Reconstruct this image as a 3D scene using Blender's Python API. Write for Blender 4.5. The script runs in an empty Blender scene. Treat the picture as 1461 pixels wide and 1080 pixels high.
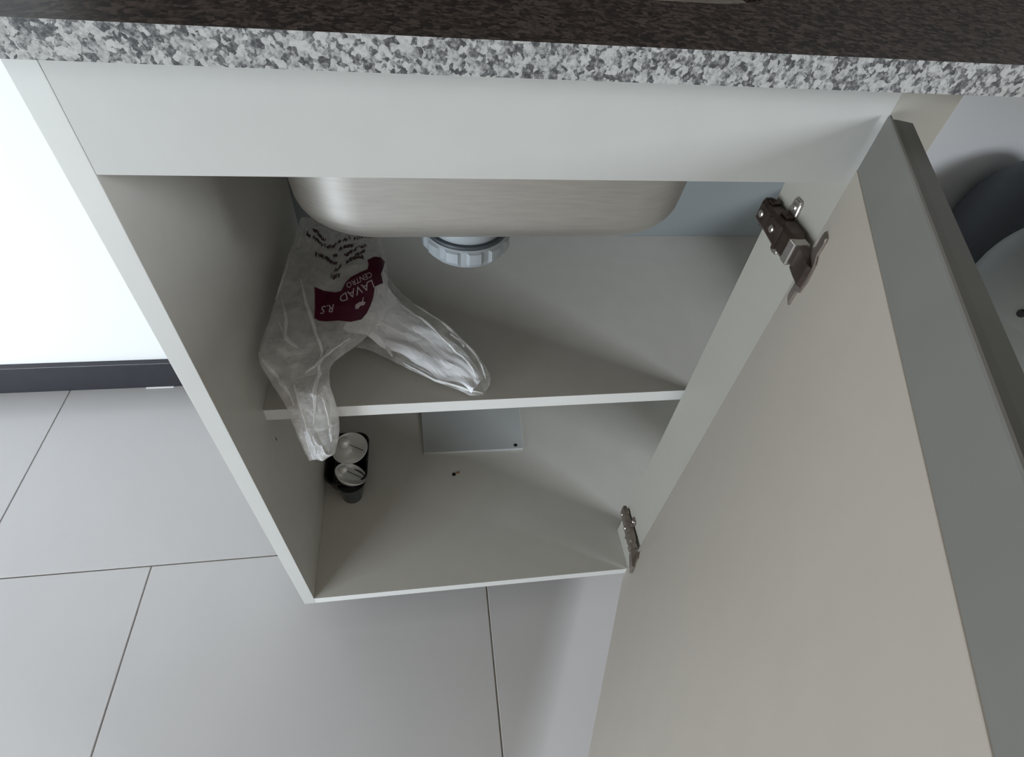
import bpy, bmesh, math, random
from mathutils import Vector, Matrix, noise

S = 1.18                                   # metres per model unit (0.7 units = a 0.83 m tall cabinet)
scene = bpy.context.scene
C = scene.collection
random.seed(4)
PI = math.pi

# ------------------------------------------------------------------ camera
cam = bpy.data.cameras.new('camera')
camo = bpy.data.objects.new('camera', cam)
C.objects.link(camo)
cr = Vector((0.98876962, -0.12668507, 0.07928141))
cu = Vector((0.04172058, 0.74339183, 0.66755373))
cf = Vector((0.14350624, 0.65674917, -0.74032863))
mw = Matrix((cr, cu, -cf)).transposed().to_4x4()
mw.translation = Vector((0.19265377, -0.30682804, 0.80760563)) * S
camo.matrix_world = mw
cam.sensor_fit = 'HORIZONTAL'
cam.sensor_width = 36.0
cam.lens = 36.0 * 778.2783 / 1461.0
cam.clip_start = 0.01
scene.camera = camo

# ------------------------------------------------------------------ world, lights, exposure
scene.view_settings.view_transform = 'Standard'
scene.view_settings.look = 'None'
scene.view_settings.gamma = 1.0
scene.view_settings.use_curve_mapping = False
scene.view_settings.exposure = 0.0
w = bpy.data.worlds.new('world')
scene.world = w
w.use_nodes = True
bg = w.node_tree.nodes['Background']
bg.inputs['Color'].default_value = (1.0, 0.90, 0.78, 1)
bg.inputs['Strength'].default_value = 0.29


def area(name, loc, target, sx, sy, energy, col):
    l = bpy.data.lights.new(name, 'AREA')
    l.shape = 'RECTANGLE'
    l.size, l.size_y, l.energy, l.color = sx, sy, energy, col
    o = bpy.data.objects.new(name, l)
    C.objects.link(o)
    o.location = loc
    o.rotation_euler = (Vector(target) - Vector(loc)).to_track_quat('-Z', 'Y').to_euler()
    return o


area('daylight_from_glass_door', (-1.4, -0.98, 0.32), (-0.5, 0.4, 0.0), 1.2, 1.0, 42.0, (0.82, 0.92, 1.0))
area('daylight_from_window', (2.2, -1.2, 1.45), (0.4, 0.0, 0.7), 0.7, 0.7, 33.0, (0.86, 0.93, 1.0))


# ------------------------------------------------------------------ materials
def mat(name, col, rough=0.5, metal=0.0, spec=0.5, var=0.0, scale=8.0, bump=0.0, bscale=200.0, aniso=None):
    m = bpy.data.materials.new(name)
    m.use_nodes = True
    nt = m.node_tree
    b = nt.nodes['Principled BSDF']
    b.inputs['Roughness'].default_value = rough
    b.inputs['Metallic'].default_value = metal
    b.inputs['Specular IOR Level'].default_value = spec
    b.inputs['Base Color'].default_value = (*col, 1)
    tc = nt.nodes.new('ShaderNodeTexCoord')
    if var > 0:
        n = nt.nodes.new('ShaderNodeTexNoise')
        n.inputs['Scale'].default_value = scale
        n.inputs['Detail'].default_value = 4
        r = nt.nodes.new('ShaderNodeValToRGB')
        r.color_ramp.elements[0].position = 0.3
        r.color_ramp.elements[1].position = 0.7
        r.color_ramp.elements[0].color = (*[c * (1 - var) for c in col], 1)
        r.color_ramp.elements[1].color = (*[min(1, c * (1 + var)) for c in col], 1)
        if aniso:
            mp = nt.nodes.new('ShaderNodeMapping')
            mp.inputs['Scale'].default_value = aniso
            nt.links.new(tc.outputs['Object'], mp.inputs['Vector'])
            nt.links.new(mp.outputs['Vector'], n.inputs['Vector'])
        else:
            nt.links.new(tc.outputs['Object'], n.inputs['Vector'])
        nt.links.new(n.outputs['Fac'], r.inputs['Fac'])
        nt.links.new(r.outputs['Color'], b.inputs['Base Color'])
    if bump > 0:
        n2 = nt.nodes.new('ShaderNodeTexNoise')
        n2.inputs['Scale'].default_value = bscale
        n2.inputs['Detail'].default_value = 3
        nt.links.new(tc.outputs['Object'], n2.inputs['Vector'])
        bp = nt.nodes.new('ShaderNodeBump')
        bp.inputs['Strength'].default_value = bump
        bp.inputs['Distance'].default_value = 0.002
        nt.links.new(n2.outputs['Fac'], bp.inputs['Height'])
        nt.links.new(bp.outputs['Normal'], b.inputs['Normal'])
    return m


def granite(name, stops, rough, spec, scale):
    m = bpy.data.materials.new(name)
    m.use_nodes = True
    nt = m.node_tree
    b = nt.nodes['Principled BSDF']
    b.inputs['Roughness'].default_value = rough
    b.inputs['Specular IOR Level'].default_value = spec
    tc = nt.nodes.new('ShaderNodeTexCoord')
    no = nt.nodes.new('ShaderNodeTexNoise')
    no.inputs['Scale'].default_value = scale * 0.8
    no.inputs['Detail'].default_value = 2
    nt.links.new(tc.outputs['Object'], no.inputs['Vector'])
    mx = nt.nodes.new('ShaderNodeVectorMath')
    mx.operation = 'MULTIPLY_ADD'
    mx.inputs[1].default_value = (0.006, 0.006, 0.006)
    nt.links.new(no.outputs['Color'], mx.inputs[0])
    nt.links.new(tc.outputs['Object'], mx.inputs[2])
    v = nt.nodes.new('ShaderNodeTexVoronoi')
    v.inputs['Scale'].default_value = scale
    v.inputs['Randomness'].default_value = 1
    nt.links.new(mx.outputs[0], v.inputs['Vector'])
    sp = nt.nodes.new('ShaderNodeSeparateColor')
    nt.links.new(v.outputs['Color'], sp.inputs['Color'])
    n3 = nt.nodes.new('ShaderNodeTexNoise')
    n3.inputs['Scale'].default_value = scale * 1.6
    n3.inputs['Detail'].default_value = 3
    nt.links.new(tc.outputs['Object'], n3.inputs['Vector'])
    ad = nt.nodes.new('ShaderNodeMath')
    ad.operation = 'MULTIPLY_ADD'
    ad.inputs[1].default_value = 0.9
    nt.links.new(n3.outputs['Fac'], ad.inputs[0])
    ad2 = nt.nodes.new('ShaderNodeMath')
    ad2.operation = 'MULTIPLY_ADD'
    ad2.inputs[1].default_value = 0.6
    ad2.inputs[2].default_value = -0.25
    nt.links.new(sp.outputs['Red'], ad2.inputs[0])
    nt.links.new(ad2.outputs[0], ad.inputs[2])
    r = nt.nodes.new('ShaderNodeValToRGB')
    r.color_ramp.interpolation = 'LINEAR'
    els = r.color_ramp.elements
    while len(els) > 1:
        els.remove(els[0])
    els[0].position, els[0].color = stops[0][0], (*stops[0][1], 1)
    for p, c in stops[1:]:
        e = els.new(p)
        e.color = (*c, 1)
    nt.links.new(ad.outputs[0], r.inputs['Fac'])
    nt.links.new(r.outputs['Color'], b.inputs['Base Color'])
    return m


M = {}
M['melamine'] = mat('white_melamine', (0.50, 0.50, 0.478), 0.42, spec=0.35, var=0.015, scale=30)
M['inside'] = mat('grey_white_melamine', (0.56, 0.545, 0.505), 0.42, spec=0.35, var=0.02, scale=30)
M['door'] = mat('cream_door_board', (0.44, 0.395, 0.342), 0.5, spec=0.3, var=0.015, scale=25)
M['profile'] = mat('grey_handle_profile', (0.195, 0.19, 0.173), 0.5, spec=0.4, var=0.03, scale=20)
M['dark_strip'] = mat('dark_edge_strip', (0.068, 0.068, 0.058), 0.5, spec=0.3, var=0.06, scale=15)
M['stile'] = mat('shaded_stile_board', (0.39, 0.375, 0.33), 0.45, spec=0.3, var=0.02)  # melamine tone darkened, with the shade on the stile put into its colour
M['front_edge'] = mat('off_white_edge_band', (0.60, 0.60, 0.575), 0.4, spec=0.35, var=0.01)
M['edge'] = mat('white_edge_band', (0.80, 0.80, 0.78), 0.4, spec=0.35, var=0.01)
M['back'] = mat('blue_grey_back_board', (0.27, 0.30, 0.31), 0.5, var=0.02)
M['loose'] = mat('pale_grey_board', (0.48, 0.50, 0.50), 0.5, var=0.02)
M['wall'] = mat('white_wall_paint', (0.86, 0.87, 0.88), 0.75, spec=0.2, bump=0.06, bscale=300)
M['tile'] = mat('pale_porcelain_tile', (0.57, 0.56, 0.562), 0.2, spec=0.5, var=0.02, scale=6)
M['grout'] = mat('beige_grout', (0.40, 0.37, 0.33), 0.9, var=0.15, scale=60)
M['skirt'] = mat('charcoal_skirting', (0.028, 0.028, 0.036), 0.3, var=0.1, scale=30)
M['caulk'] = mat('white_caulk', (0.85, 0.85, 0.85), 0.5)
M['steel'] = mat('brushed_sink_steel', (0.62, 0.60, 0.57), 0.5, metal=1.0, var=0.06, scale=30, aniso=(1, 1, 12))
M['plastic'] = mat('white_plumbing_plastic', (0.38, 0.42, 0.45), 0.35, spec=0.4)
M['rubber'] = mat('dark_rubber_seal', (0.06, 0.075, 0.09), 0.5)
M['hinge'] = mat('bronze_hinge_metal', (0.085, 0.06, 0.05), 0.34, metal=0.7, var=0.25, scale=90)
M['nickel'] = mat('nickel_hinge_metal', (0.55, 0.51, 0.48), 0.36, metal=0.9, var=0.1, scale=60)
M['hinge_low'] = mat('dull_hinge_metal', (0.30, 0.255, 0.225), 0.4, metal=0.75, var=0.15, scale=90)
M['black'] = mat('black_plastic', (0.006, 0.006, 0.007), 0.25, spec=0.5)
M['smoke'] = mat('smoky_grey_plastic', (0.07, 0.08, 0.085), 0.2, spec=0.6)
M['chrome'] = mat('mirror_reflector', (0.92, 0.92, 0.90), 0.16, metal=0.45)
M['paper'] = mat('white_paper', (0.90, 0.92, 0.96), 0.7, var=0.02, scale=25)
M['magenta'] = mat('dark_magenta_print', (0.075, 0.004, 0.022), 0.35, var=0.25, scale=25)
M['brown_ink'] = mat('brown_print_ink', (0.085, 0.052, 0.05), 0.5)
M['pale_ink'] = mat('pale_print_ink', (0.55, 0.47, 0.48), 0.5)
M['bin'] = mat('blue_grey_bin_metal', (0.36, 0.39, 0.39), 0.42, spec=0.5, var=0.04, scale=8)
M['bin_dark'] = mat('dark_blue_grey_plastic', (0.06, 0.068, 0.082), 0.55, var=0.1, scale=8)
M['plinth'] = mat('dark_plinth', (0.2, 0.2, 0.2), 0.6)
M['hole'] = mat('dark_hole', (0.004, 0.004, 0.004), 0.9)
M['chip'] = mat('brown_wood_chip', (0.25, 0.12, 0.07), 0.8, var=0.3, scale=200)
M['granite_top'] = granite('polished_brown_granite', [(0.25, (0.015, 0.012, 0.0105)), (0.45, (0.033, 0.026, 0.022)), (0.6, (0.052, 0.041, 0.035)), (0.8, (0.088, 0.070, 0.060))], 0.4, 0.12, 230)
M['granite_edge'] = granite('sawn_granite_edge', [(0.20, (0.06, 0.06, 0.063)), (0.38, (0.15, 0.15, 0.15)), (0.48, (0.26, 0.26, 0.255)), (0.62, (0.37, 0.37, 0.36)), (0.85, (0.46, 0.46, 0.445))], 0.6, 0.3, 300)


def film_material(name, lo, hi):
    m = bpy.data.materials.new(name)
    m.use_nodes = True
    nt = m.node_tree
    b = nt.nodes['Principled BSDF']
    out = nt.nodes['Material Output']
    b.inputs['Base Color'].default_value = (0.90, 0.90, 0.89, 1)
    b.inputs['Roughness'].default_value = 0.22
    b.inputs['Specular IOR Level'].default_value = 0.6
    tr = nt.nodes.new('ShaderNodeBsdfTransparent')
    mix = nt.nodes.new('ShaderNodeMixShader')
    tc = nt.nodes.new('ShaderNodeTexCoord')
    n = nt.nodes.new('ShaderNodeTexNoise')
    n.inputs['Scale'].default_value = 34
    n.inputs['Detail'].default_value = 5
    n.inputs['Distortion'].default_value = 0.8
    mr = nt.nodes.new('ShaderNodeMapRange')
    mr.inputs['From Min'].default_value = 0.3
    mr.inputs['From Max'].default_value = 0.7
    mr.inputs['To Min'].default_value = lo
    mr.inputs['To Max'].default_value = hi
    nt.links.new(tc.outputs['Object'], n.inputs['Vector'])
    nt.links.new(n.outputs['Fac'], mr.inputs['Value'])
    lw = nt.nodes.new('ShaderNodeLayerWeight')
    lw.inputs['Blend'].default_value = 0.35
    pw = nt.nodes.new('ShaderNodeMath')
    pw.operation = 'POWER'
    pw.inputs[1].default_value = 2.0
    nt.links.new(lw.outputs['Facing'], pw.inputs[0])
    ma = nt.nodes.new('ShaderNodeMath')
    ma.operation = 'MULTIPLY_ADD'
    ma.use_clamp = True
    ma.inputs[1].default_value = 0.45
    nt.links.new(pw.outputs[0], ma.inputs[0])
    nt.links.new(mr.outputs['Result'], ma.inputs[2])
    nt.links.new(ma.outputs[0], mix.inputs['Fac'])
    nt.links.new(tr.outputs[0], mix.inputs[1])
    nt.links.new(b.outputs[0], mix.inputs[2])
    nt.links.new(mix.outputs[0], out.inputs['Surface'])
    return m


M['film'] = film_material('milky_plastic_film', 0.22, 0.46)
M['film_fold'] = film_material('folded_plastic_film', 0.5, 0.8)
M['film_clear'] = film_material('clear_plastic_film', 0.12, 0.32)


# ------------------------------------------------------------------ builders
def org(o):
    p = Vector((0, 0, 0))
    while o is not None:
        p = p + Vector(o.location)
        o = o.parent
    return p


def finish(o, label=None, cat=None, group=None, kind=None):
    for k, v in (('label', label), ('category', cat), ('group', group), ('kind', kind)):
        if v:
            o[k] = v
    return o


def obj(name, bm, m, parent=None, smooth=False, base=None):
    """link bm (model units, world position) as one mesh object under parent"""
    me = bpy.data.meshes.new(name)
    o = bpy.data.objects.new(name, me)
    C.objects.link(o)
    if parent is not None:
        o.parent = parent
        off = org(parent)
    else:
        off = Vector(base) * S if base is not None else Vector((0, 0, 0))
        o.location = off
    for vtx in bm.verts:
        vtx.co = vtx.co * S - off
    bmesh.ops.recalc_face_normals(bm, faces=bm.faces)
    bm.to_mesh(me)
    bm.free()
    for mm in (m if isinstance(m, (list, tuple)) else [m]):
        me.materials.append(M[mm])
    if smooth:
        for p in me.polygons:
            p.use_smooth = True
        try:
            me.set_sharp_from_angle(angle=math.radians(40))
        except Exception:
            pass
    return o


def empty(name, loc, label, cat, group=None):
    o = bpy.data.objects.new(name, None)
    C.objects.link(o)
    o.empty_display_size = 0.05
    o.location = Vector(loc) * S
    return finish(o, label, cat, group)


def box(bm, a, b, bev=0.0006, rot=None, piv=None, mi=0):
    a, b = Vector(a), Vector(b)
    g = bmesh.ops.create_cube(bm, size=1.0)
    vs = g['verts']
    for v in vs:
        v.co = Vector([a[i] + (v.co[i] + 0.5) * (b[i] - a[i]) for i in range(3)])
    fs = list({f for v in vs for f in v.link_faces})
    for f in fs:
        f.material_index = mi
    if bev > 0:
        es = list({e for v in vs for e in v.link_edges})
        r = bmesh.ops.bevel(bm, geom=es, offset=bev, segments=2, profile=0.5, affect='EDGES')
        vs = list({v for f in r['faces'] for v in f.verts})
        for f in r['faces']:
            f.material_index = mi
    if rot is not None:
        for v in vs:
            v.co = piv + rot @ (v.co - piv)
    return vs


def rings(bm, rs, close_a=True, close_b=True, cyc=True):
    L = [[bm.verts.new(p) for p in r] for r in rs]
    n = len(L[0])
    for a, b in zip(L, L[1:]):
        for i in range(n if cyc else n - 1):
            j = (i + 1) % n
            bm.faces.new((a[i], a[j], b[j], b[i]))
    if close_a:
        bm.faces.new(L[0])
    if close_b:
        bm.faces.new(L[-1])
    return L


def lathe(bm, cx, cy, prof, n=48, close_a=True, close_b=True, axis=None):
    rs = []
    for r, z in prof:
        rs.append([(cx + r * math.cos(2 * PI * i / n), cy + r * math.sin(2 * PI * i / n), z) for i in range(n)])
    return rings(bm, rs, close_a, close_b)


def rrect(cx, cy, hx, hy, r, z, n=10):
    p = []
    for qx, qy, a0 in ((1, 1, 0), (-1, 1, 90), (-1, -1, 180), (1, -1, 270)):
        for k in range(n + 1):
            a = math.radians(a0 + 90 * k / n)
            p.append((cx + qx * (hx - r) + r * math.cos(a), cy + qy * (hy - r) + r * math.sin(a), z))
    return p


def B(*args, **kw):
    bm = bmesh.new()
    box(bm, *args, **kw)
    return bm


# ------------------------------------------------------------------ setting
ZF = -0.062
YW = 0.493
WX0, WX1 = -1.5, 2.3
wb = obj('wall_back', B((WX0, YW, ZF), (WX1, YW + 0.08, 1.7), bev=0), 'wall')
wb['kind'] = 'structure'
fl = obj('floor', B((WX0, -1.6, ZF - 0.05), (WX1, YW, ZF - 0.0025), bev=0), 'grout')
fl['kind'] = 'structure'
sk = obj('baseboard_back', B((WX0, YW - 0.0121, ZF + 0.0002), (WX1, YW, 0.0052), bev=0.001), 'skirt')
sk['kind'] = 'structure'
bm = bmesh.new()
x = WX0
while x < -0.1:
    if random.random() < 0.45:
        ln = random.uniform(0.02, 0.12)
        box(bm, (x, YW - 0.0140, ZF), (x + ln, YW - 0.0120, ZF + 0.0018), bev=0)
        x += ln
    x += random.uniform(0.02, 0.08)
obj('caulk_line', bm, 'caulk', sk)

TX, TY, GR = 0.5168, 0.5168, 0.0022
ROW = 0.106
tile_meshes = {}


def tile(x0, x1, y0, y1):
    x0, x1, y0, y1 = max(x0, WX0), min(x1, WX1), max(y0, -1.6), min(y1, YW)
    if x1 - x0 < 0.02 or y1 - y0 < 0.02:
        return
    g = GR / 2
    key = (round(x1 - x0, 4), round(y1 - y0, 4))
    loc = Vector((x0, y0, ZF)) * S
    if key in tile_meshes:
        o = bpy.data.objects.new('tile', tile_meshes[key])
        C.objects.link(o)
        o.parent = fl
        o.location = loc
        return
    bm = bmesh.new()
    box(bm, (g, g, -0.006), (x1 - x0 - g, y1 - y0 - g, 0), bev=0.0007)
    o = obj('tile', bm, 'tile', fl)
    o.location = loc
    tile_meshes[key] = o.data


for r in range(-4, 2):
    y0 = ROW + (r - 0) * TY - TY
    off = 0.2634 if (r % 2 == 0) else -0.5059
    for k in range(-5, 6):
        tile(off + k * TX, off + (k + 1) * TX, y0, y0 + TY)

# ------------------------------------------------------------------ sink cabinet
T = 0.0156
HC = 0.7073
HF = 0.6433
XR, XS, XE = 0.4736, 0.5148, 0.765
YB = 0.3905
ZS, ZSB = 0.3428, 0.3262
cab = empty('sink_cabinet', (0.3, 0.2, 0.0), 'open white melamine cabinet under the sink, its interior, shelf and door in view', 'cabinet')


def edged(name, a, b, parent, front_axis=1, m=('inside', 'edge')):
    """board whose narrow front edge carries an edge band of its own"""
    bm = bmesh.new()
    box(bm, a, b, bev=0.0004)
    bm.normal_update()
    for f in bm.faces:
        if f.calc_center_median().y < a[1] + 0.0008:
            f.material_index = 1
    return obj(name, bm, list(m), parent)


edged('side_panel', (0, 0, 0), (T, YB, HC), cab, m=('inside', 'front_edge'))
edged('bottom_panel', (T, 0, 0), (XE, YB, T), cab)
edged('shelf', (T, 0.0755, ZSB), (XE - T, YB, ZS), cab)
obj('fascia', B((T + 0.0002, 0.0, HF), (XR, T, HC), bev=0.0004), 'melamine', cab)
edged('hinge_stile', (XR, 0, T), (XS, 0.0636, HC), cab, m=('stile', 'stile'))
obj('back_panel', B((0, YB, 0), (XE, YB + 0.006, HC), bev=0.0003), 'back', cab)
edged('divider_panel', (XE - T, 0.0700, T), (XE, YB, 0.44), cab)
obj('plinth', B((0.04, 0.06, ZF), (0.70, 0.36, 0.0), bev=0.0005), 'plinth', cab)
# small drilled hole with a chipped flake on the bottom board, tiny mark on the side board
bm = bmesh.new()
lathe(bm, 0.2208, 0.1866, [(0.0022, T + 0.00005), (0.0034, T + 0.0003), (0.0026, T + 0.00035)], n=16)
hole = finish(obj('drill_hole', bm, 'hole', cab), 'small dark drilled hole in the cabinet floor')
bm = bmesh.new()
pts = [(0.2218, 0.1888), (0.2250, 0.1905), (0.2290, 0.1915), (0.2312, 0.1895), (0.2280, 0.1875), (0.2245, 0.1868)]
rings(bm, [[(a, b, T + 0.0001) for a, b in pts], [(a * 0.6 + 0.2262 * 0.4, b * 0.6 + 0.189 * 0.4, T + 0.0016) for a, b in pts]])
finish(obj('chipped_flake', bm, 'chip', cab), 'brown chipped flake beside the drilled hole')
bm = bmesh.new()
box(bm, (T - 0.0002, 0.0783, 0.2845), (T + 0.0003, 0.0796, 0.2900), bev=0)
obj('scratch', bm, 'hole', cab)

# ---- door, open about 65 degrees
TH = 0.4458
HX, HY = 0.4699, -0.0021
dd = Vector((-math.sin(TH), -math.cos(TH), 0))
nn = Vector((math.cos(TH), -math.sin(TH), 0))
DT = 0.0149
DZB, DZG, DZT = -0.0044, 0.6539, 0.6888
DW = 0.462


def DP(s, k, z):
    p = Vector((HX, HY, 0)) + dd * s + nn * k
    return Vector((p.x, p.y, z))


def dbox(bm, s0, s1, k0, k1, z0, z1, bev=0.0006, mi=0):
    vs = box(bm, (s0, k0, z0), (s1, k1, z1), bev=bev, mi=mi)
    for v in vs:
        v.co = DP(v.co.x, v.co.y, v.co.z)
    return vs


bm = bmesh.new()
dbox(bm, 0, DW, 0, DT, DZB, DZG)
door = finish(obj('door', bm, 'door', cab), 'open cream-coloured cabinet door seen from its inner side')
# handle profile along the top: grey web with a rolled top lip
bm = bmesh.new()
pr = [(0.0006, DZG), (0.0006, DZT - 0.0014), (0.0010, DZT - 0.0004), (0.0020, DZT), (0.0022, DZT - 0.0012), (0.0022, DZG + 0.001),
      (DT - 0.002, DZG + 0.001), (DT, DZG + 0.0005), (DT, DZG)]
rings(bm, [[DP(s, k, z) for k, z in pr] for s in (0.0, DW)])
finish(obj('handle_profile', bm, 'profile', door), 'grey handle profile along the top of the door')
bm = bmesh.new()
rs = []
for s, dz in ((0.0003, 0.004), (0.0015, 0.0015), (0.004, 0.0003), (DW - 0.0003, 0.0)):
    rs.append([DP(s, k, z - dz * q) for k, z, q in ((0.0023, DZG + 0.0012, 0), (0.0023, DZT - 0.0006, 1), (0.006, DZT - 0.0004, 1), (DT - 0.001, DZT - 0.0006, 1), (DT + 0.0004, DZT - 0.002, 1), (DT + 0.0004, DZG + 0.0012, 0))])
rings(bm, rs)
finish(obj('edge_strip', bm, 'dark_strip', door), 'dark strip capping the door\'s top edge')


# ---- hinges
def hinge(zc, low):
    m1 = 'hinge_low' if low else 'hinge'
    root_bm = bmesh.new()
    k = 0.82 if low else 1.0
    # arm: channel-shaped body on the stile's inner face, from the back to the door
    x1 = XR
    def arm_ring(y, w, h0, h1):
        return [(x1 - h0, y, zc - w), (x1 - h1 * 0.85, y, zc - w), (x1 - h1, y, zc - w * 0.7), (x1 - h1, y, zc + w * 0.7), (x1 - h1 * 0.85, y, zc + w), (x1 - h0, y, zc + w)]
    rings(root_bm, [arm_ring(0.066, 0.0085 * k, 0.003, 0.0095 * k), arm_ring(0.062, 0.0095 * k, 0.0025, 0.0125 * k), arm_ring(0.045, 0.0095 * k, 0.0025, 0.0135 * k),
                    arm_ring(0.028, 0.0105 * k, 0.0025, 0.0150 * k), arm_ring(0.012, 0.0105 * k, 0.0035, 0.0160 * k), arm_ring(0.006, 0.0095 * k, 0.006, 0.0150 * k)])
    for (y0, y1, z0, z1, h) in ((0.052, 0.058, -0.0112, -0.0088, 0.010), (0.052, 0.058, 0.0088, 0.0112, 0.010), (0.030, 0.040, -0.0125, -0.0100, 0.009), (0.030, 0.040, 0.0100, 0.0125, 0.009),
                                 (0.040, 0.0435, -0.006, 0.006, 0.0145), (0.020, 0.0232, -0.0095, 0.0095, 0.0168)):
        box(root_bm, (x1 - h * k, y0, zc + z0 * k), (x1 - 0.002, y1, zc + z1 * k), bev=0.0004)
    hg = finish(obj('hinge', root_bm, m1, cab), ('lower dull metal hinge' if low else 'upper dark bronze hinge') + ' on the stile')
    # mounting plate with two wings screwed to the stile
    bm = bmesh.new()
    yw0 = 0.036
    rs = []
    prof = [(-0.0235, 0.0035), (-0.0215, 0.0052), (-0.0125, 0.0058), (0.0125, 0.0058), (0.0215, 0.0052), (0.0235, 0.0035)]
    low_ = [(yw0 - a, zc + z * k) for z, a in prof]
    up_ = [(yw0 + a, zc + z * k) for z, a in reversed(prof)]
    pl = low_ + up_
    rings(bm, [[(XR - 0.0002, y, z) for y, z in pl], [(XR - 0.0022, y, z) for y, z in pl], [(XR - 0.0028, yw0 + (y - yw0) * 0.85, zc + (z - zc) * 0.97) for y, z in pl]])
    obj('mounting_plate', bm, 'hinge_low' if low else 'nickel', hg)
    # screws on the arm and in the wings
    for (y, dz, h) in ((0.056, 0, 0.0135), (0.034, 0, 0.0152), (yw0, 0.0175, 0.0034), (yw0, -0.0175, 0.0034)):
        bm = bmesh.new()
        zz = zc + dz * k
        r0 = 0.0030
        hh = h * (k if dz == 0 else 1)
        rs = []
        for r, xx in ((r0, XR - hh + 0.0022), (r0, XR - hh - 0.0002), (r0 * 0.75, XR - hh - 0.0009)):
            rs.append([(xx, y + r * math.cos(2 * PI * i / 14), zz + r * math.sin(2 * PI * i / 14)) for i in range(14)])
        rings(bm, rs)
        box(bm, (XR - hh - 0.00105, y - 0.0022, zz - 0.0004), (XR - hh - 0.00085, y + 0.0022, zz + 0.0004), bev=0)
        obj('screw', bm, 'nickel', hg, smooth=True)
    # bright end link of the arm
    bm = bmesh.new()
    zl = zc
    box(bm, (XR - 0.0170 * k, -0.0010, zl - 0.0092 * k), (XR - 0.0045, 0.0075, zl + 0.0092 * k), bev=0.001)
    obj('hinge_link', bm, 'nickel' if not low else 'hinge_low', hg)
    # cup flange, let into the door
    bm = bmesh.new()
    sc = 0.0185
    pl = []
    H = 0.0290 * k
    for a, b in ((-0.0048, -1), (-0.0062, -0.93), (-0.0062, -0.55), (-0.0085, -0.5), (-0.0105, -0.25), (-0.0110, 0), (-0.0105, 0.25), (-0.0085, 0.5), (-0.0062, 0.55), (-0.0062, 0.93), (-0.0048, 1)):
        pl.append((sc + a, zc + b * H))
    for a, b in ((0.0048, 1), (0.0062, 0.93), (0.0062, 0.55), (0.0120, 0.42), (0.0150, 0.0), (0.0120, -0.42), (0.0062, -0.55), (0.0062, -0.93), (0.0048, -1)):
        pl.append((sc + a, zc + b * H))
    cs = sum(p[0] for p in pl) / len(pl)
    rings(bm, [[DP(s, 0.0005, z) for s, z in pl], [DP(s, -0.0012, z) for s, z in pl], [DP(cs + (s - cs) * 0.9, -0.0018, zc + (z - zc) * 0.97) for s, z in pl]])
    obj('cup_flange', bm, 'hinge_low', hg)
    bm = bmesh.new()
    rs = []
    for kz in (-1, 1):
        rs.append([DP(s, kk, zc + kz * 0.0085 * k) for s, kk in ((0.002, -0.0015), (0.030, -0.0015), (0.027, -0.0045), (0.016, -0.0072), (0.006, -0.0090), (0.001, -0.0060))])
    rings(bm, rs)
    obj('cup_body', bm, m1, hg)


hinge(0.5865, False)
hinge(0.0835, True)

# ------------------------------------------------------------------ granite worktop
CB, CT, CY = 0.7074, 0.7236, -0.0200
CX0, CX1 = -0.20, 1.95
ct = empty('countertop', (0.3, 0.2, CB), 'speckled granite worktop with a pale sawn front edge above the cabinet', 'countertop')
SX, SYC, SHX, SHY, SR = 0.2530, 0.1965, 0.1830, 0.1300, 0.068
n = 10
bm = bmesh.new()
inner = rrect(SX, SYC, SHX, SHY, SR, 0, n)
outer = []
Y1 = YW - 0.001
for (px, py, _) in inner:
    # push each inner point out to the rectangle
    dx, dy = px - SX, py - SYC
    outer.append((px, py))
m_ = len(inner)


def outpt(i):
    q = i // (n + 1)
    k = i % (n + 1)
    cx_ = CX1 if q in (0, 3) else CX0
    cy_ = Y1 if q in (0, 1) else CY
    px, py, _ = inner[i]
    if k == n // 2:
        return (cx_, cy_)
    first = k < n // 2
    # corner order runs counter-clockwise
    if q == 0:
        return (cx_, py) if first else (px, cy_)
    if q == 1:
        return (px, cy_) if first else (cx_, py)
    if q == 2:
        return (cx_, py) if first else (px, cy_)
    return (px, cy_) if first else (cx_, py)


vb_i = [bm.verts.new((p[0], p[1], CB)) for p in inner]
vt_i = [bm.verts.new((p[0], p[1], CT)) for p in inner]
vb_o = [bm.verts.new((*outpt(i), CB)) for i in range(m_)]
vt_o = [bm.verts.new((*outpt(i), CT)) for i in range(m_)]
for i in range(m_):
    j = (i + 1) % m_
    for quad in ((vt_i[i], vt_i[j], vt_o[j], vt_o[i]), (vb_i[i], vb_o[i], vb_o[j], vb_i[j]), (vb_i[i], vb_i[j], vt_i[j], vt_i[i]), (vb_o[i], vt_o[i], vt_o[j], vb_o[j])):
        f = bm.faces.new(quad)
        f.material_index = 1 if (quad[0] is vb_o[i] or quad[0] is vb_i[i] and quad[1] is vb_o[i]) else 0
slab = obj('granite_slab', bm, ['granite_top', 'granite_edge'], ct)
obj('added_dark_upstand', B((CX0, YW - 0.014, CT), (CX1, YW - 0.001, CT + 0.34), bev=0.0008), 'granite_top', ct)  # unseen granite upstand, added so the worktop reflects something dark

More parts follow.
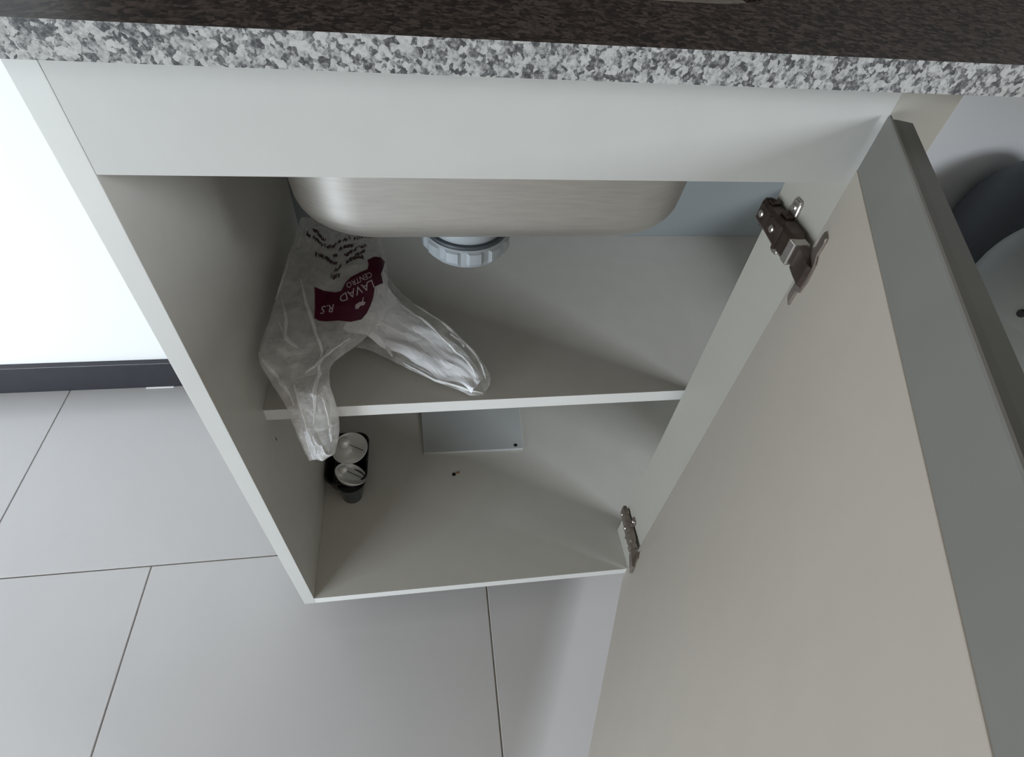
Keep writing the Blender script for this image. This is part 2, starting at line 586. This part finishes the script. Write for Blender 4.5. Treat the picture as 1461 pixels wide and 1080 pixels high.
# ------------------------------------------------------------------ sink
sink = empty('kitchen_sink', (SX, SYC, 0.575), 'stainless steel sink bowl hanging under the granite worktop', 'sink')
SZ = 0.5350
bm = bmesh.new()
out_r, in_r = [], []
fr = 0.033
prof = [(0.012, CB - 0.0001), (0.012, CB - 0.0012), (0.0, CB - 0.0014), (-0.001, CB - 0.004)]
prof_w = [(-0.0125, SZ + fr)]
for k in range(1, 9):
    a = math.radians(90 * k / 8)
    prof_w.append((-0.0125 - fr * (1 - math.cos(a)), SZ + fr * (1 - math.sin(a))))
ring_list = []
for inset, z in prof + prof_w:
    r = max(0.012, SR + min(0, inset) * 0.5)
    ring_list.append(rrect(SX, SYC, SHX + inset, SHY + inset, r, z, n))
# inside skin, going back up
t = 0.0013
for inset, z in reversed(prof_w):
    ring_list.append(rrect(SX, SYC, SHX + inset - t, SHY + inset - t, max(0.011, SR + inset * 0.5), z + t, n))
ring_list.append(rrect(SX, SYC, SHX - t, SHY - t, SR, CB - 0.004, n))
ring_list.append(rrect(SX, SYC, SHX - 0.0006, SHY - 0.0006, SR, CB - 0.0001, n))
# close the bowl's floor: outside rings and inside rings meet through two caps
k_out = len(prof) + len(prof_w)
Lr = [[bm.verts.new(p) for p in r] for r in ring_list]
for idx, (a, b) in enumerate(zip(Lr, Lr[1:])):
    if idx == k_out - 1:
        continue
    for i in range(len(a)):
        j = (i + 1) % len(a)
        bm.faces.new((a[i], a[j], b[j], b[i]))
for i in range(len(Lr[0])):
    j = (i + 1) % len(Lr[0])
    bm.faces.new((Lr[-1][i], Lr[-1][j], Lr[0][j], Lr[0][i]))
bm.faces.new(Lr[k_out - 1])
bm.faces.new(Lr[k_out])
obj('bowl', bm, 'steel', sink, smooth=True)
DX, DY = 0.2300, 0.1430
bm = bmesh.new()
lathe(bm, DX, DY, [(0.0330, SZ + 0.0002), (0.0345, SZ - 0.002), (0.0345, 0.5230), (0.0340, 0.5215)], n=56)
st = finish(obj('drain_cup', bm, 'plastic', sink, smooth=True), 'white plastic drain cup under the bowl')
bm = bmesh.new()
lathe(bm, DX, DY, [(0.0352, 0.5216), (0.0375, 0.5212), (0.0378, 0.5190), (0.0350, 0.5186)], n=56)
obj('seal_ring', bm, 'rubber', st, smooth=True)
bm = bmesh.new()
rs = []
NN = 96
for r, z, wv in ((0.036, 0.5186, 0), (0.0388, 0.5184, 0), (0.0398, 0.5170, 0), (0.0400, 0.5155, 1), (0.0405, 0.5060, 1), (0.0392, 0.5030, 0.5), (0.0360, 0.4985, 0), (0.030, 0.4970, 0)):
    ring = []
    for i in range(NN):
        ph = (i % 8) / 8.0
        bump = 0.0016 * wv * (1 if 0.0 <= ph < 0.62 else -0.35)
        rr = r + bump
        ring.append((DX + rr * math.cos(2 * PI * i / NN), DY + rr * math.sin(2 * PI * i / NN), z))
    rs.append(ring)
rings(bm, rs)
obj('drain_nut', bm, 'plastic', sink)
bm = bmesh.new()
rs = []
for t_ in range(9):
    a = math.radians(90 * t_ / 8)
    cy, cz = DY + 0.006 + 0.022 * (1 - math.cos(a)), 0.4975 - 0.013 * math.sin(a)
    rs.append([(DX + 0.011 * math.cos(p), cy + 0.011 * math.sin(p) * math.cos(a), cz + 0.011 * math.sin(p) * math.sin(a)) for p in [2 * PI * i / 20 for i in range(20)]])
rs.append([(DX + 0.011 * math.cos(p), YB - 0.001, 0.4845 + 0.011 * math.sin(p)) for p in [2 * PI * i / 20 for i in range(20)]])
# straight run of the waste pipe to the back board
bm2 = bmesh.new()
rings(bm2, rs)
bm.free()
finish(obj('waste_pipe', bm2, 'plastic', sink, smooth=True), 'white waste pipe running to the back board')

# ------------------------------------------------------------------ plastic bag on the shelf
BODY = [[[0.0425, 0.3, 0.4295], [0.1294, 0.3, 0.4256]], [[0.0332, 0.27, 0.4124], [0.139, 0.27, 0.4116]], [[0.0291, 0.215, 0.4083], [0.1455, 0.222, 0.4058]], [[0.0247, 0.155, 0.4039], [0.141, 0.18, 0.3885]], [[0.0235, 0.098, 0.4058], [0.1215, 0.142, 0.3794]], [[0.0311, 0.08, 0.3869], [0.0916, 0.1, 0.3848]], [[0.0438, 0.064, 0.3681], [0.0915, 0.068, 0.3882]], [[0.0501, 0.05, 0.3477], [0.0948, 0.058, 0.3557]], [[0.0524, 0.047, 0.3159], [0.0913, 0.056, 0.3224]], [[0.0549, 0.047, 0.2876], [0.0817, 0.055, 0.2879]]]
LOBE = [[[0.1369, 0.2566, 0.385], [0.0921, 0.147, 0.365]], [[0.1641, 0.2096, 0.382], [0.1234, 0.1446, 0.357]], [[0.1993, 0.1775, 0.376], [0.1625, 0.1191, 0.354]], [[0.2263, 0.1505, 0.369], [0.1959, 0.0988, 0.351]], [[0.2461, 0.1234, 0.361], [0.2216, 0.0867, 0.349]], [[0.2562, 0.1035, 0.3545], [0.2335, 0.079, 0.3478]], [[0.255, 0.0891, 0.3535], [0.2473, 0.0795, 0.3485]]]
PATCH = [(0.37, 2.472), (0.462, 2.593), (0.56, 2.643), (0.609, 2.613), (0.634, 2.392), (0.677, 2.242), (0.754, 2.112), (0.821, 2.002), (0.832, 1.832), (0.821, 1.712), (0.887, 1.572), (0.952, 1.552), (0.988, 1.672), (0.963, 1.942), (0.945, 2.112), (0.966, 2.352), (0.894, 2.482), (0.894, 2.783), (0.889, 2.983), (0.881, 3.223), (0.861, 3.423), (0.778, 3.493), (0.661, 3.433), (0.568, 3.443), (0.486, 3.393), (0.443, 3.303)]
STROKES = [[(0.17, 0.761), (0.257, 0.891), (0.326, 1.051), (0.372, 1.211), (0.44, 1.261), (0.5, 1.281)], [(0.234, 0.591), (0.298, 0.731), (0.352, 0.921), (0.401, 1.021)], [(0.498, 1.211), (0.54, 1.071), (0.593, 1.021), (0.638, 1.001)], [(0.312, 1.481), (0.381, 1.582), (0.448, 1.702), (0.499, 1.822), (0.54, 1.852)], [(0.539, 1.381), (0.588, 1.281), (0.647, 1.241), (0.692, 1.191)], [(0.493, 1.592), (0.535, 1.572)], [(0.599, 1.592), (0.648, 1.502), (0.691, 1.381), (0.72, 1.341)], [(0.631, 0.661), (0.65, 0.861), (0.669, 1.001)], [(0.701, 0.971), (0.775, 0.881), (0.859, 0.801), (0.926, 0.771)], [(0.704, 1.582), (0.762, 1.481), (0.807, 1.391)], [(0.728, 1.261), (0.781, 1.221), (0.826, 1.171)], [(0.522, 2.072), (0.557, 2.012), (0.582, 1.902)], [(0.492, 2.202), (0.54, 2.242), (0.576, 2.192)], [(0.621, 1.832), (0.662, 1.722), (0.718, 1.652), (0.788, 1.612)]]
RIDGES =  [(1, [(0.218, 2.202), (0.327, 2.873), (0.507, 3.744), (0.771, 4.775)]), (1, [(0.01, 4.004), (0.096, 4.515), (0.223, 5.385), (0.194, 6.176)]), (1, [(0.724, 4.334), (0.852, 5.285), (0.693, 6.106), (0.462, 7.057)]), (1, [(0.114, 3.213), (0.284, 3.864), (0.409, 4.154)]), (1, [(0.4, 5.425), (0.332, 6.416), (0.302, 7.297), (0.367, 8.448)]), (1, [(0.088, 2.653), (0.191, 3.233), (0.255, 3.844)]), (1, [(0.606, 5.105), (0.74, 4.895), (0.769, 4.364), (0.857, 4.004)]), (1, [(0.031, 1.001), (0.04, 2.002), (0.024, 2.643)]), (1, [(0.83, 6.196), (0.818, 6.967), (0.783, 8.118)]), (1, [(0.154, 7.207), (0.12, 8.058), (0.121, 8.829)]), (0, [(0.958, 0.274), (0.798, 0.547), (0.626, 0.954), (0.625, 1.275)]), (0, [(0.854, 1.261), (0.965, 1.608)]), (0, [(0.973, 1.915), (0.99, 2.956), (0.932, 4.124), (0.809, 5.745)]), (0, [(0.173, 2.696), (0.112, 3.103), (0.177, 3.323)]), (0, [(0.072, 1.355), (0.078, 2.602), (0.109, 3.89), (0.263, 5.058)]), (0, [(0.198, 0.761), (0.239, 1.748), (0.359, 2.883), (0.456, 4.311)])]



def lerp3(a, b, t):
    return Vector(a) * (1 - t) + Vector(b) * t


def catmull(P, v):
    i = min(int(v), len(P) - 2)
    t = v - i
    p0, p1, p2, p3 = P[max(i - 1, 0)], P[i], P[i + 1], P[min(i + 2, len(P) - 1)]
    return 0.5 * ((2 * p1) + (p2 - p0) * t + (2 * p0 - 5 * p1 + 4 * p2 - p3) * t * t + (3 * p1 - p0 - 3 * p2 + p3) * t * t * t)


CAMPOS = Vector((0.1927, -0.3068, 0.8076))
BL = [Vector(p[0]) for p in BODY]
BR = [Vector(p[1]) for p in BODY]
LT = [Vector(p[0]) for p in LOBE]
LB_ = [Vector(p[1]) for p in LOBE]
# outward direction of the printed front sheet (fixed, world space: up and to the front)
BN = [Vector((0.0, -0.55, 0.83))] * 4 + [Vector((0, -0.6, 0.8)), Vector((0, -0.75, 0.66)), Vector((0, -0.93, 0.37)), Vector((0.05, -1, 0.1)), Vector((0.05, -1, 0.05)), Vector((0.05, -1, 0.0))]
LN = [Vector((0.1, -0.25, 0.95))] * 7


def crumple(p, amp, f=34.0):
    q = p * f
    vd = noise.voronoi(q * 1.15 + noise.noise_vector(q * 0.6) * 0.5)[0]
    vd2 = noise.voronoi(q * 2.6 + Vector((3, 1, 7)))[0]
    return amp * (1.5 * (vd[1] - vd[0]) - 0.55 + 0.55 * (vd2[1] - vd2[0]) + 0.7 * noise.noise(q * 0.7))


BF = [0.010, 0.016, 0.020, 0.022, 0.020, 0.013, 0.008, 0.006, 0.006, 0.002]
BBK = [0.035, 0.045, 0.045, 0.030, 0.020, 0.012, 0.002, 0.003, 0.003, 0.002]
LF = [0.012, 0.014, 0.014, 0.012, 0.010, 0.007, 0.001]
LK = [0.008, 0.006, 0.005, 0.004, 0.003, 0.002, 0.001]


def scal(A, v):
    i = min(int(v), len(A) - 2)
    t = v - i
    return A[i] * (1 - t) + A[i + 1] * t


def sheet(u, v, side=1, body=True, calm=0.0):
    if body:
        L, R, N, F, K = BL, BR, BN, BF, BBK
    else:
        L, R, N, F, K = LT, LB_, LN, LF, LK
    p = catmull(L, v) * (1 - u) + catmull(R, v) * u
    nrm = scal(N, v).normalized()
    e = math.sqrt(max(0.0, 4 * u * (1 - u)))
    h = scal(F if side > 0 else K, v) * e
    c = crumple(p + Vector((0, 0, side * 0.3)), (0.0058 + 0.0035 * max(0.0, min(1.0, v - 2.6)) * max(0.0, min(1.0, 8.5 - v))) if body else 0.0068, 26.0 if body else 30.0) * (1 - calm) * (0.35 + 0.65 * e)
    p = p + nrm * (h * side + c)
    # the film never sinks into the boards it lies on
    if p.y > 0.0745:
        p.z = max(p.z, ZS + 0.0008)
    p.x = max(p.x, T + 0.0012)
    if p.z < ZS + 0.0005 and p.z > ZSB - 0.002:
        p.y = min(p.y, 0.0745)
    p.y = min(p.y, YB - 0.002)
    return p


def loft(body, nu, nv):
    bm = bmesh.new()
    nsec = len(BODY if body else LOBE) - 1
    rs = []
    for b in range(nv + 1):
        v = nsec * b / nv
        ring = []
        for a in range(nu + 1):
            ring.append(sheet(a / nu, v, 1, body, CALM(a / nu, v) if body else 0))
        for a in range(nu - 1, 0, -1):
            ring.append(sheet(a / nu, v, -1, body))
        rs.append(ring)
    rings(bm, rs)
    bmesh.ops.triangulate(bm, faces=bm.faces, quad_method='SHORT_EDGE')
    return bm


def CALM(u, v):
    return max(0.0, min(1.0, min((u - 0.05) * 5, (4.1 - v) * 2.0))) * 0.8


bag = empty('plastic_bag', (0.09, 0.15, ZS), 'crumpled translucent plastic bag with a dark magenta print, drooping over the shelf edge', 'bag')
obj('bag_body', loft(True, 26, 60), 'film', bag)
obj('bag_lobe', loft(False, 18, 30), 'film_clear', bag)


def on_sheet(u, v, off=0.0011):
    return sheet(min(max(u, 0), 1), v, 1, True, CALM(u, v)) + Vector((0, -0.55, 0.83)) * off


# magenta printed field: a triangulated patch that follows the film
bm = bmesh.new()
vs = [bm.verts.new((u * 0.1, v * 0.03, 0)) for u, v in PATCH]
bm.faces.new(vs)
bmesh.ops.triangulate(bm, faces=bm.faces)
for _ in range(3):
    bmesh.ops.subdivide_edges(bm, edges=[e for e in bm.edges if e.calc_length() > 0.004], cuts=1)
    bmesh.ops.triangulate(bm, faces=bm.faces)
for v in bm.verts:
    v.co = on_sheet(v.co.x / 0.1, v.co.y / 0.03, 0.0019)
patch = finish(obj('printed_patch', bm, 'magenta', bag), 'dark magenta printed field on the bag')


def letters(name, text, uv0, uv1, size, m, off=0.0025):
    """words printed upside down on the film: uv0 the start (right), uv1 the end (left)"""
    cu_ = bpy.data.curves.new(name, 'FONT')
    cu_.body = text
    cu_.size = 1.0
    cu_.resolution_u = 2
    to = bpy.data.objects.new(name, cu_)
    C.objects.link(to)
    dg = bpy.context.evaluated_depsgraph_get()
    dg.update()
    me = bpy.data.meshes.new_from_object(to.evaluated_get(dg))
    bpy.data.objects.remove(to)
    bm = bmesh.new()
    bm.from_mesh(me)
    xs = [v.co.x for v in bm.verts]
    x0, x1 = min(xs), max(xs)
    a = Vector((uv0[0] * 0.1, uv0[1] * 0.03))
    b = Vector((uv1[0] * 0.1, uv1[1] * 0.03))
    d = b - a
    un = d.normalized()
    up = Vector((-un.y, un.x))
    if up.y < 0:
        up = -up
    for v in bm.verts:
        t = (v.co.x - x0) / (x1 - x0)
        q = a + d * t + up * (v.co.y * size)
        v.co = on_sheet(q.x / 0.1, q.y / 0.03, off)
    bpy.data.meshes.remove(me)
    return obj(name, bm, m, patch if m == 'pale_ink' else bag)


letters('large_letters', 'LAVAD', (0.865, 2.30), (0.60, 2.74), 0.0098, 'pale_ink')
letters('small_letters', 'CENTRO', (0.85, 2.08), (0.64, 2.42), 0.0068, 'pale_ink')
letters('side_letters', 'R.S', (0.575, 2.97), (0.475, 3.01), 0.0095, 'pale_ink')
# little white emblem with a thin stem on the magenta field
bm = bmesh.new()
em = [(u_ - 0.005, v_ + 0.06) for u_, v_ in ((0.775, 3.06), (0.765, 2.95), (0.79, 2.87), (0.812, 2.85), (0.814, 2.72), (0.820, 2.72), (0.822, 2.84), (0.845, 2.86), (0.84, 2.95), (0.81, 2.97), (0.80, 3.06))]
bm.faces.new([bm.verts.new(on_sheet(u, v, 0.0026)) for u, v in em])
bmesh.ops.triangulate(bm, faces=bm.faces)
obj('emblem', bm, 'pale_ink', patch)
# faint brown lines of illegible handwriting-like print
bm = bmesh.new()
for si, st_ in enumerate(STROKES):
    pts = []
    for i in range(len(st_) - 1):
        for k in range(6):
            t_ = k / 6
            pts.append((st_[i][0] * (1 - t_) + st_[i + 1][0] * t_, st_[i][1] * (1 - t_) + st_[i + 1][1] * t_))
    pts.append(st_[-1])
    for i in range(len(pts) - 1):
        if si != 1 and random.random() < 0.12:
            continue
        (u0, v0), (u1, v1) = pts[i], pts[i + 1]
        w0 = random.uniform(0.030, 0.075)
        sh = random.uniform(-0.03, 0.03)
        q = [(u0, v0 - w0 + sh), (u1, v1 - w0 + sh), (u1, v1 + w0 + sh), (u0, v0 + w0 + sh)]
        bm.faces.new([bm.verts.new(on_sheet(a, b, 0.0022)) for a, b in q])
finish(obj('printed_lines', bm, 'brown_ink', bag), 'faint brown lines of upside-down print')


# bright creases: sharp folded ridges of the film
bm = bmesh.new()
for bod, poly in RIDGES:
    pts = []
    for i in range(len(poly) - 1):
        for k in range(5):
            t_ = k / 5
            pts.append((poly[i][0] * (1 - t_) + poly[i + 1][0] * t_, poly[i][1] * (1 - t_) + poly[i + 1][1] * t_))
    pts.append(poly[-1])
    P3 = [sheet(u, v, 1, bool(bod), CALM(u, v) if bod else 0) for u, v in pts]
    up = Vector((0.05, -0.6, 0.8)) if bod else Vector((0.1, -0.3, 0.95))
    rs = []
    for i, p in enumerate(P3):
        d = (P3[min(i + 1, len(P3) - 1)] - P3[max(i - 1, 0)]).normalized()
        sd = d.cross(up).normalized()
        w_ = (0.0006 + 0.0013 * math.sin(PI * (i + 0.3) / len(P3))) * (1 + 0.5 * noise.noise(p * 300))
        rs.append([p - sd * w_ + up * 0.0002, p + up * (0.0004 + 1.3 * w_) + sd * w_ * 0.3, p + sd * w_ + up * 0.0002])
    rings(bm, rs)
finish(obj('fold_ridges', bm, 'film_fold', bag), 'sharp pale creases in the film')


# white crumpled paper lying inside the right lobe, and a folded end of it in the drooping tail
def paper(name, fn, nu, nv, label, base, parent=None):
    bm = bmesh.new()
    top = [[bm.verts.new(fn(a / nu, b / nv, 0.0)) for a in range(nu + 1)] for b in range(nv + 1)]
    bot = [[bm.verts.new(fn(a / nu, b / nv, -0.0012)) for a in range(nu + 1)] for b in range(nv + 1)]
    for b in range(nv):
        for a in range(nu):
            bm.faces.new((top[b][a], top[b][a + 1], top[b + 1][a + 1], top[b + 1][a]))
            bm.faces.new((bot[b][a], bot[b + 1][a], bot[b + 1][a + 1], bot[b][a + 1]))
    for b in range(nv):
        for a in (0, nu):
            bm.faces.new((top[b][a], top[b + 1][a], bot[b + 1][a], bot[b][a]))
    for a in range(nu):
        for b in (0, nv):
            bm.faces.new((top[b][a], bot[b][a], bot[b][a + 1], top[b][a + 1]))
    return obj(name, bm, 'paper', parent, base=base)


def paper_fn(a, b, off):
    v = 0.02 + 4.85 * b
    lo = 0.13 + 0.10 * noise.noise(Vector((b * 6, 0.3, 2.2))) + 0.17 * b
    hi = 0.90 + 0.08 * noise.noise(Vector((b * 7, 5, 0.4))) + 0.02 * b
    u = lo + (hi - lo) * a
    p = sheet(u, v, 1, False, 1.0)
    q = Vector((a * 2.6 + b * 1.2, b * 2.4, 0.7))
    vd = noise.voronoi(q)[0]
    fold = 0.0075 * (vd[1] - vd[0]) + 0.0030 * (abs(((a * 1.7 + b * 1.6) % 1.0) - 0.5) * 2 - 0.5)
    p = p + Vector((0, -0.25, 0.95)) * (off - 0.0048 + min(fold, 0.0052) + 0.017 * max(0.0, 1 - b * 4.0))
    p.z = max(p.z, ZS + 0.0022 + off)
    return p


finish(paper('crumpled_paper', paper_fn, 18, 40, None, (0.19, 0.13, ZS)), 'white crumpled paper inside the right-hand end of the plastic bag', 'paper')


def end_fn(a, b, off):
    v = 7.35 + 1.6 * b
    u = 0.06 + (0.30 + 0.55 * b * b) * a
    p = sheet(u, min(v, 8.95), 1, True, 0)
    fold = 0.0018 * (abs(((a * 2.6 + b * 0.6) % 1.0) - 0.5) * 2 - 0.3)
    return p + Vector((0, -1, 0)) * (off * 0.4 + fold - 0.0006)


finish(paper('folded_end', end_fn, 12, 16, None, None, bag), 'white folded end of the drooping part')

# ------------------------------------------------------------------ black holder with two shiny rounds
hold = empty('twin_cup_holder', (0.05, 0.21, T), 'small black plastic holder with two shiny silver round cups in the cabinet corner', 'holder')
bm = bmesh.new()
rs = []
for inset, z in ((0.010, T + 0.0001), (0.006, T + 0.002), (0.0015, 0.036), (0.0, 0.0455), (0.0008, 0.0465), (0.0030, 0.0462), (0.005, 0.034), (0.0085, 0.022)):
    rs.append(rrect(0.0505, 0.2130, 0.0330 - inset, 0.0500 - inset, 0.020 - inset * 0.5, z, 8))
rings(bm, rs)
obj('housing', bm, 'black', hold, smooth=True)


def tilt(c, ax, ay):
    return lambda p: Vector(c) + (Matrix.Rotation(ay, 3, 'Y') @ Matrix.Rotation(ax, 3, 'X')) @ Vector(p)


def cup(c, r, ax, ay, depth, bulb, split):
    f = tilt(c, ax, ay)
    bm = bmesh.new()
    rs = []
    for rr, z in ((0.45, -depth), (0.72, -depth * 0.75), (0.98, -0.002), (1.0, 0.0), (0.985, 0.0006), (0.93, -0.0006), (0.6, -depth * 0.28), (0.25, -depth * 0.42)):
        rs.append([f((r * rr * math.cos(2 * PI * i / 40), r * rr * math.sin(2 * PI * i / 40), z)) for i in range(40)])
    rings(bm, rs)
    o = finish(obj('reflector', bm, 'chrome', hold, smooth=True), 'shiny silver round cup')
    bm = bmesh.new()
    rs = []
    for k in range(1, 12):
        a = PI * k / 12
        rs.append([f((bulb[0] + bulb[3] * math.sin(a) * math.cos(2 * PI * i / 24), bulb[1] + bulb[3] * math.sin(a) * math.sin(2 * PI * i / 24), bulb[2] - bulb[3] * math.cos(a))) for i in range(24)])
    rings(bm, rs)
    obj('round_bead', bm, 'chrome', o, smooth=True)
    bm = bmesh.new()
    p0, p1 = Vector(bulb[:3]), Vector(split)
    d = (p1 - p0).normalized()
    s_ = d.cross(Vector((0, 0, 1))).normalized() * 0.0006
    rs = [[f(q) for q in (p + s_, p - s_, p - s_ + Vector((0, 0, 0.0009)), p + s_ + Vector((0, 0, 0.0009)))] for p in (p0 - Vector((0, 0, 0.001)), p1)]
    rings(bm, rs)
    obj('thin_rib', bm, 'smoke', o)


cup((0.0545, 0.2240, 0.0560), 0.0285, math.radians(8), math.radians(-4), 0.014, (-0.008, 0.009, 0.0035, 0.0098), (0.021, -0.006, -0.001))
cup((0.0590, 0.1760, 0.0540), 0.0250, math.radians(-18), math.radians(26), 0.013, (-0.011, 0.007, 0.001, 0.0065), (0.018, -0.004, -0.001))
bm = bmesh.new()
rs = []
for r, y, z in ((0.0125, 0.1600, T + 0.0001), (0.0150, 0.1600, T + 0.001), (0.0185, 0.1640, 0.030), (0.0225, 0.1690, 0.0440), (0.0212, 0.1690, 0.0445), (0.0170, 0.1645, 0.032)):
    rs.append([(0.0585 + r * math.cos(2 * PI * i / 36), y + r * math.sin(2 * PI * i / 36), z) for i in range(36)])
rings(bm, rs)
finish(obj('front_cup', bm, 'smoke', hold, smooth=True), 'smoky grey tapered cup at the front of the holder')

# ------------------------------------------------------------------ loose board on the cabinet floor
bd = empty('loose_board', (0.26, 0.28, T), 'grey-white loose board with a small dark hole, on the cabinet floor below the shelf', 'board')
bm = bmesh.new()
pl = [(0.1722, 0.2300), (0.3440, 0.2275), (0.3490, 0.3180), (0.3490, 0.3600), (0.1670, 0.3620)]
rings(bm, [[(a, b, T + 0.0002) for a, b in pl], [(a, b, T + 0.0040) for a, b in pl], [(0.26 + (a - 0.26) * 0.995, 0.29 + (b - 0.29) * 0.993, T + 0.0046) for a, b in pl]])
obj('board_panel', bm, 'loose', bd)
bm = bmesh.new()
lathe(bm, 0.3315, 0.2350, [(0.0030, T + 0.0044), (0.0034, T + 0.00485), (0.0026, T + 0.0049)], n=16)
obj('screw_hole', bm, 'hole', bd)

# ------------------------------------------------------------------ rounded bins right of the cabinet
def dome_bin(name, c, r, m, label, knob=None):
    root = empty(name, (c.x, c.y, ZF), label, 'bin')
    bm = bmesh.new()
    lathe(bm, c.x, c.y, [(r * 0.90, ZF + 0.0002), (r * 0.94, ZF + 0.010), (r * 0.985, c.z - 0.05), (r * 0.985, c.z - 0.012)], n=64)
    obj('bin_body', bm, m, root, smooth=True)
    bm = bmesh.new()
    pr = [(r * 0.99, c.z - 0.012), (r * 1.004, c.z - 0.008)]
    for k in range(0, 16):
        a = math.radians(88 * k / 15)
        pr.append((r * math.cos(a), c.z + r * math.sin(a)))
    lathe(bm, c.x, c.y, pr, n=64)
    lid = obj('domed_lid', bm, m, root, smooth=True)
    if knob is not None:
        nrm = (knob - c).normalized()
        a = nrm.cross(Vector((0, 0, 1))).normalized()
        b_ = nrm.cross(a)
        bm = bmesh.new()
        rings(bm, [[knob + nrm * h + (a * math.cos(2 * PI * i / 20) + b_ * math.sin(2 * PI * i / 20)) * q for i in range(20)] for q, h in ((0.005, -0.003), (0.005, 0.002), (0.004, 0.0035))])
        finish(obj('lid_knob', bm, 'black', lid), 'small black knob')


dome_bin('rounded_bin', Vector((1.0153, 0.1441, 0.4072)), 0.1086, 'bin', 'light blue-grey round-topped bin with a black knob, right of the open door', Vector((0.9114, 0.1134, 0.4147)))
dome_bin('rounded_bin', Vector((1.2135, 0.3592, 0.3557)), 0.1329, 'bin_dark', 'dark charcoal round-topped bin against the wall, behind the light grey bin')
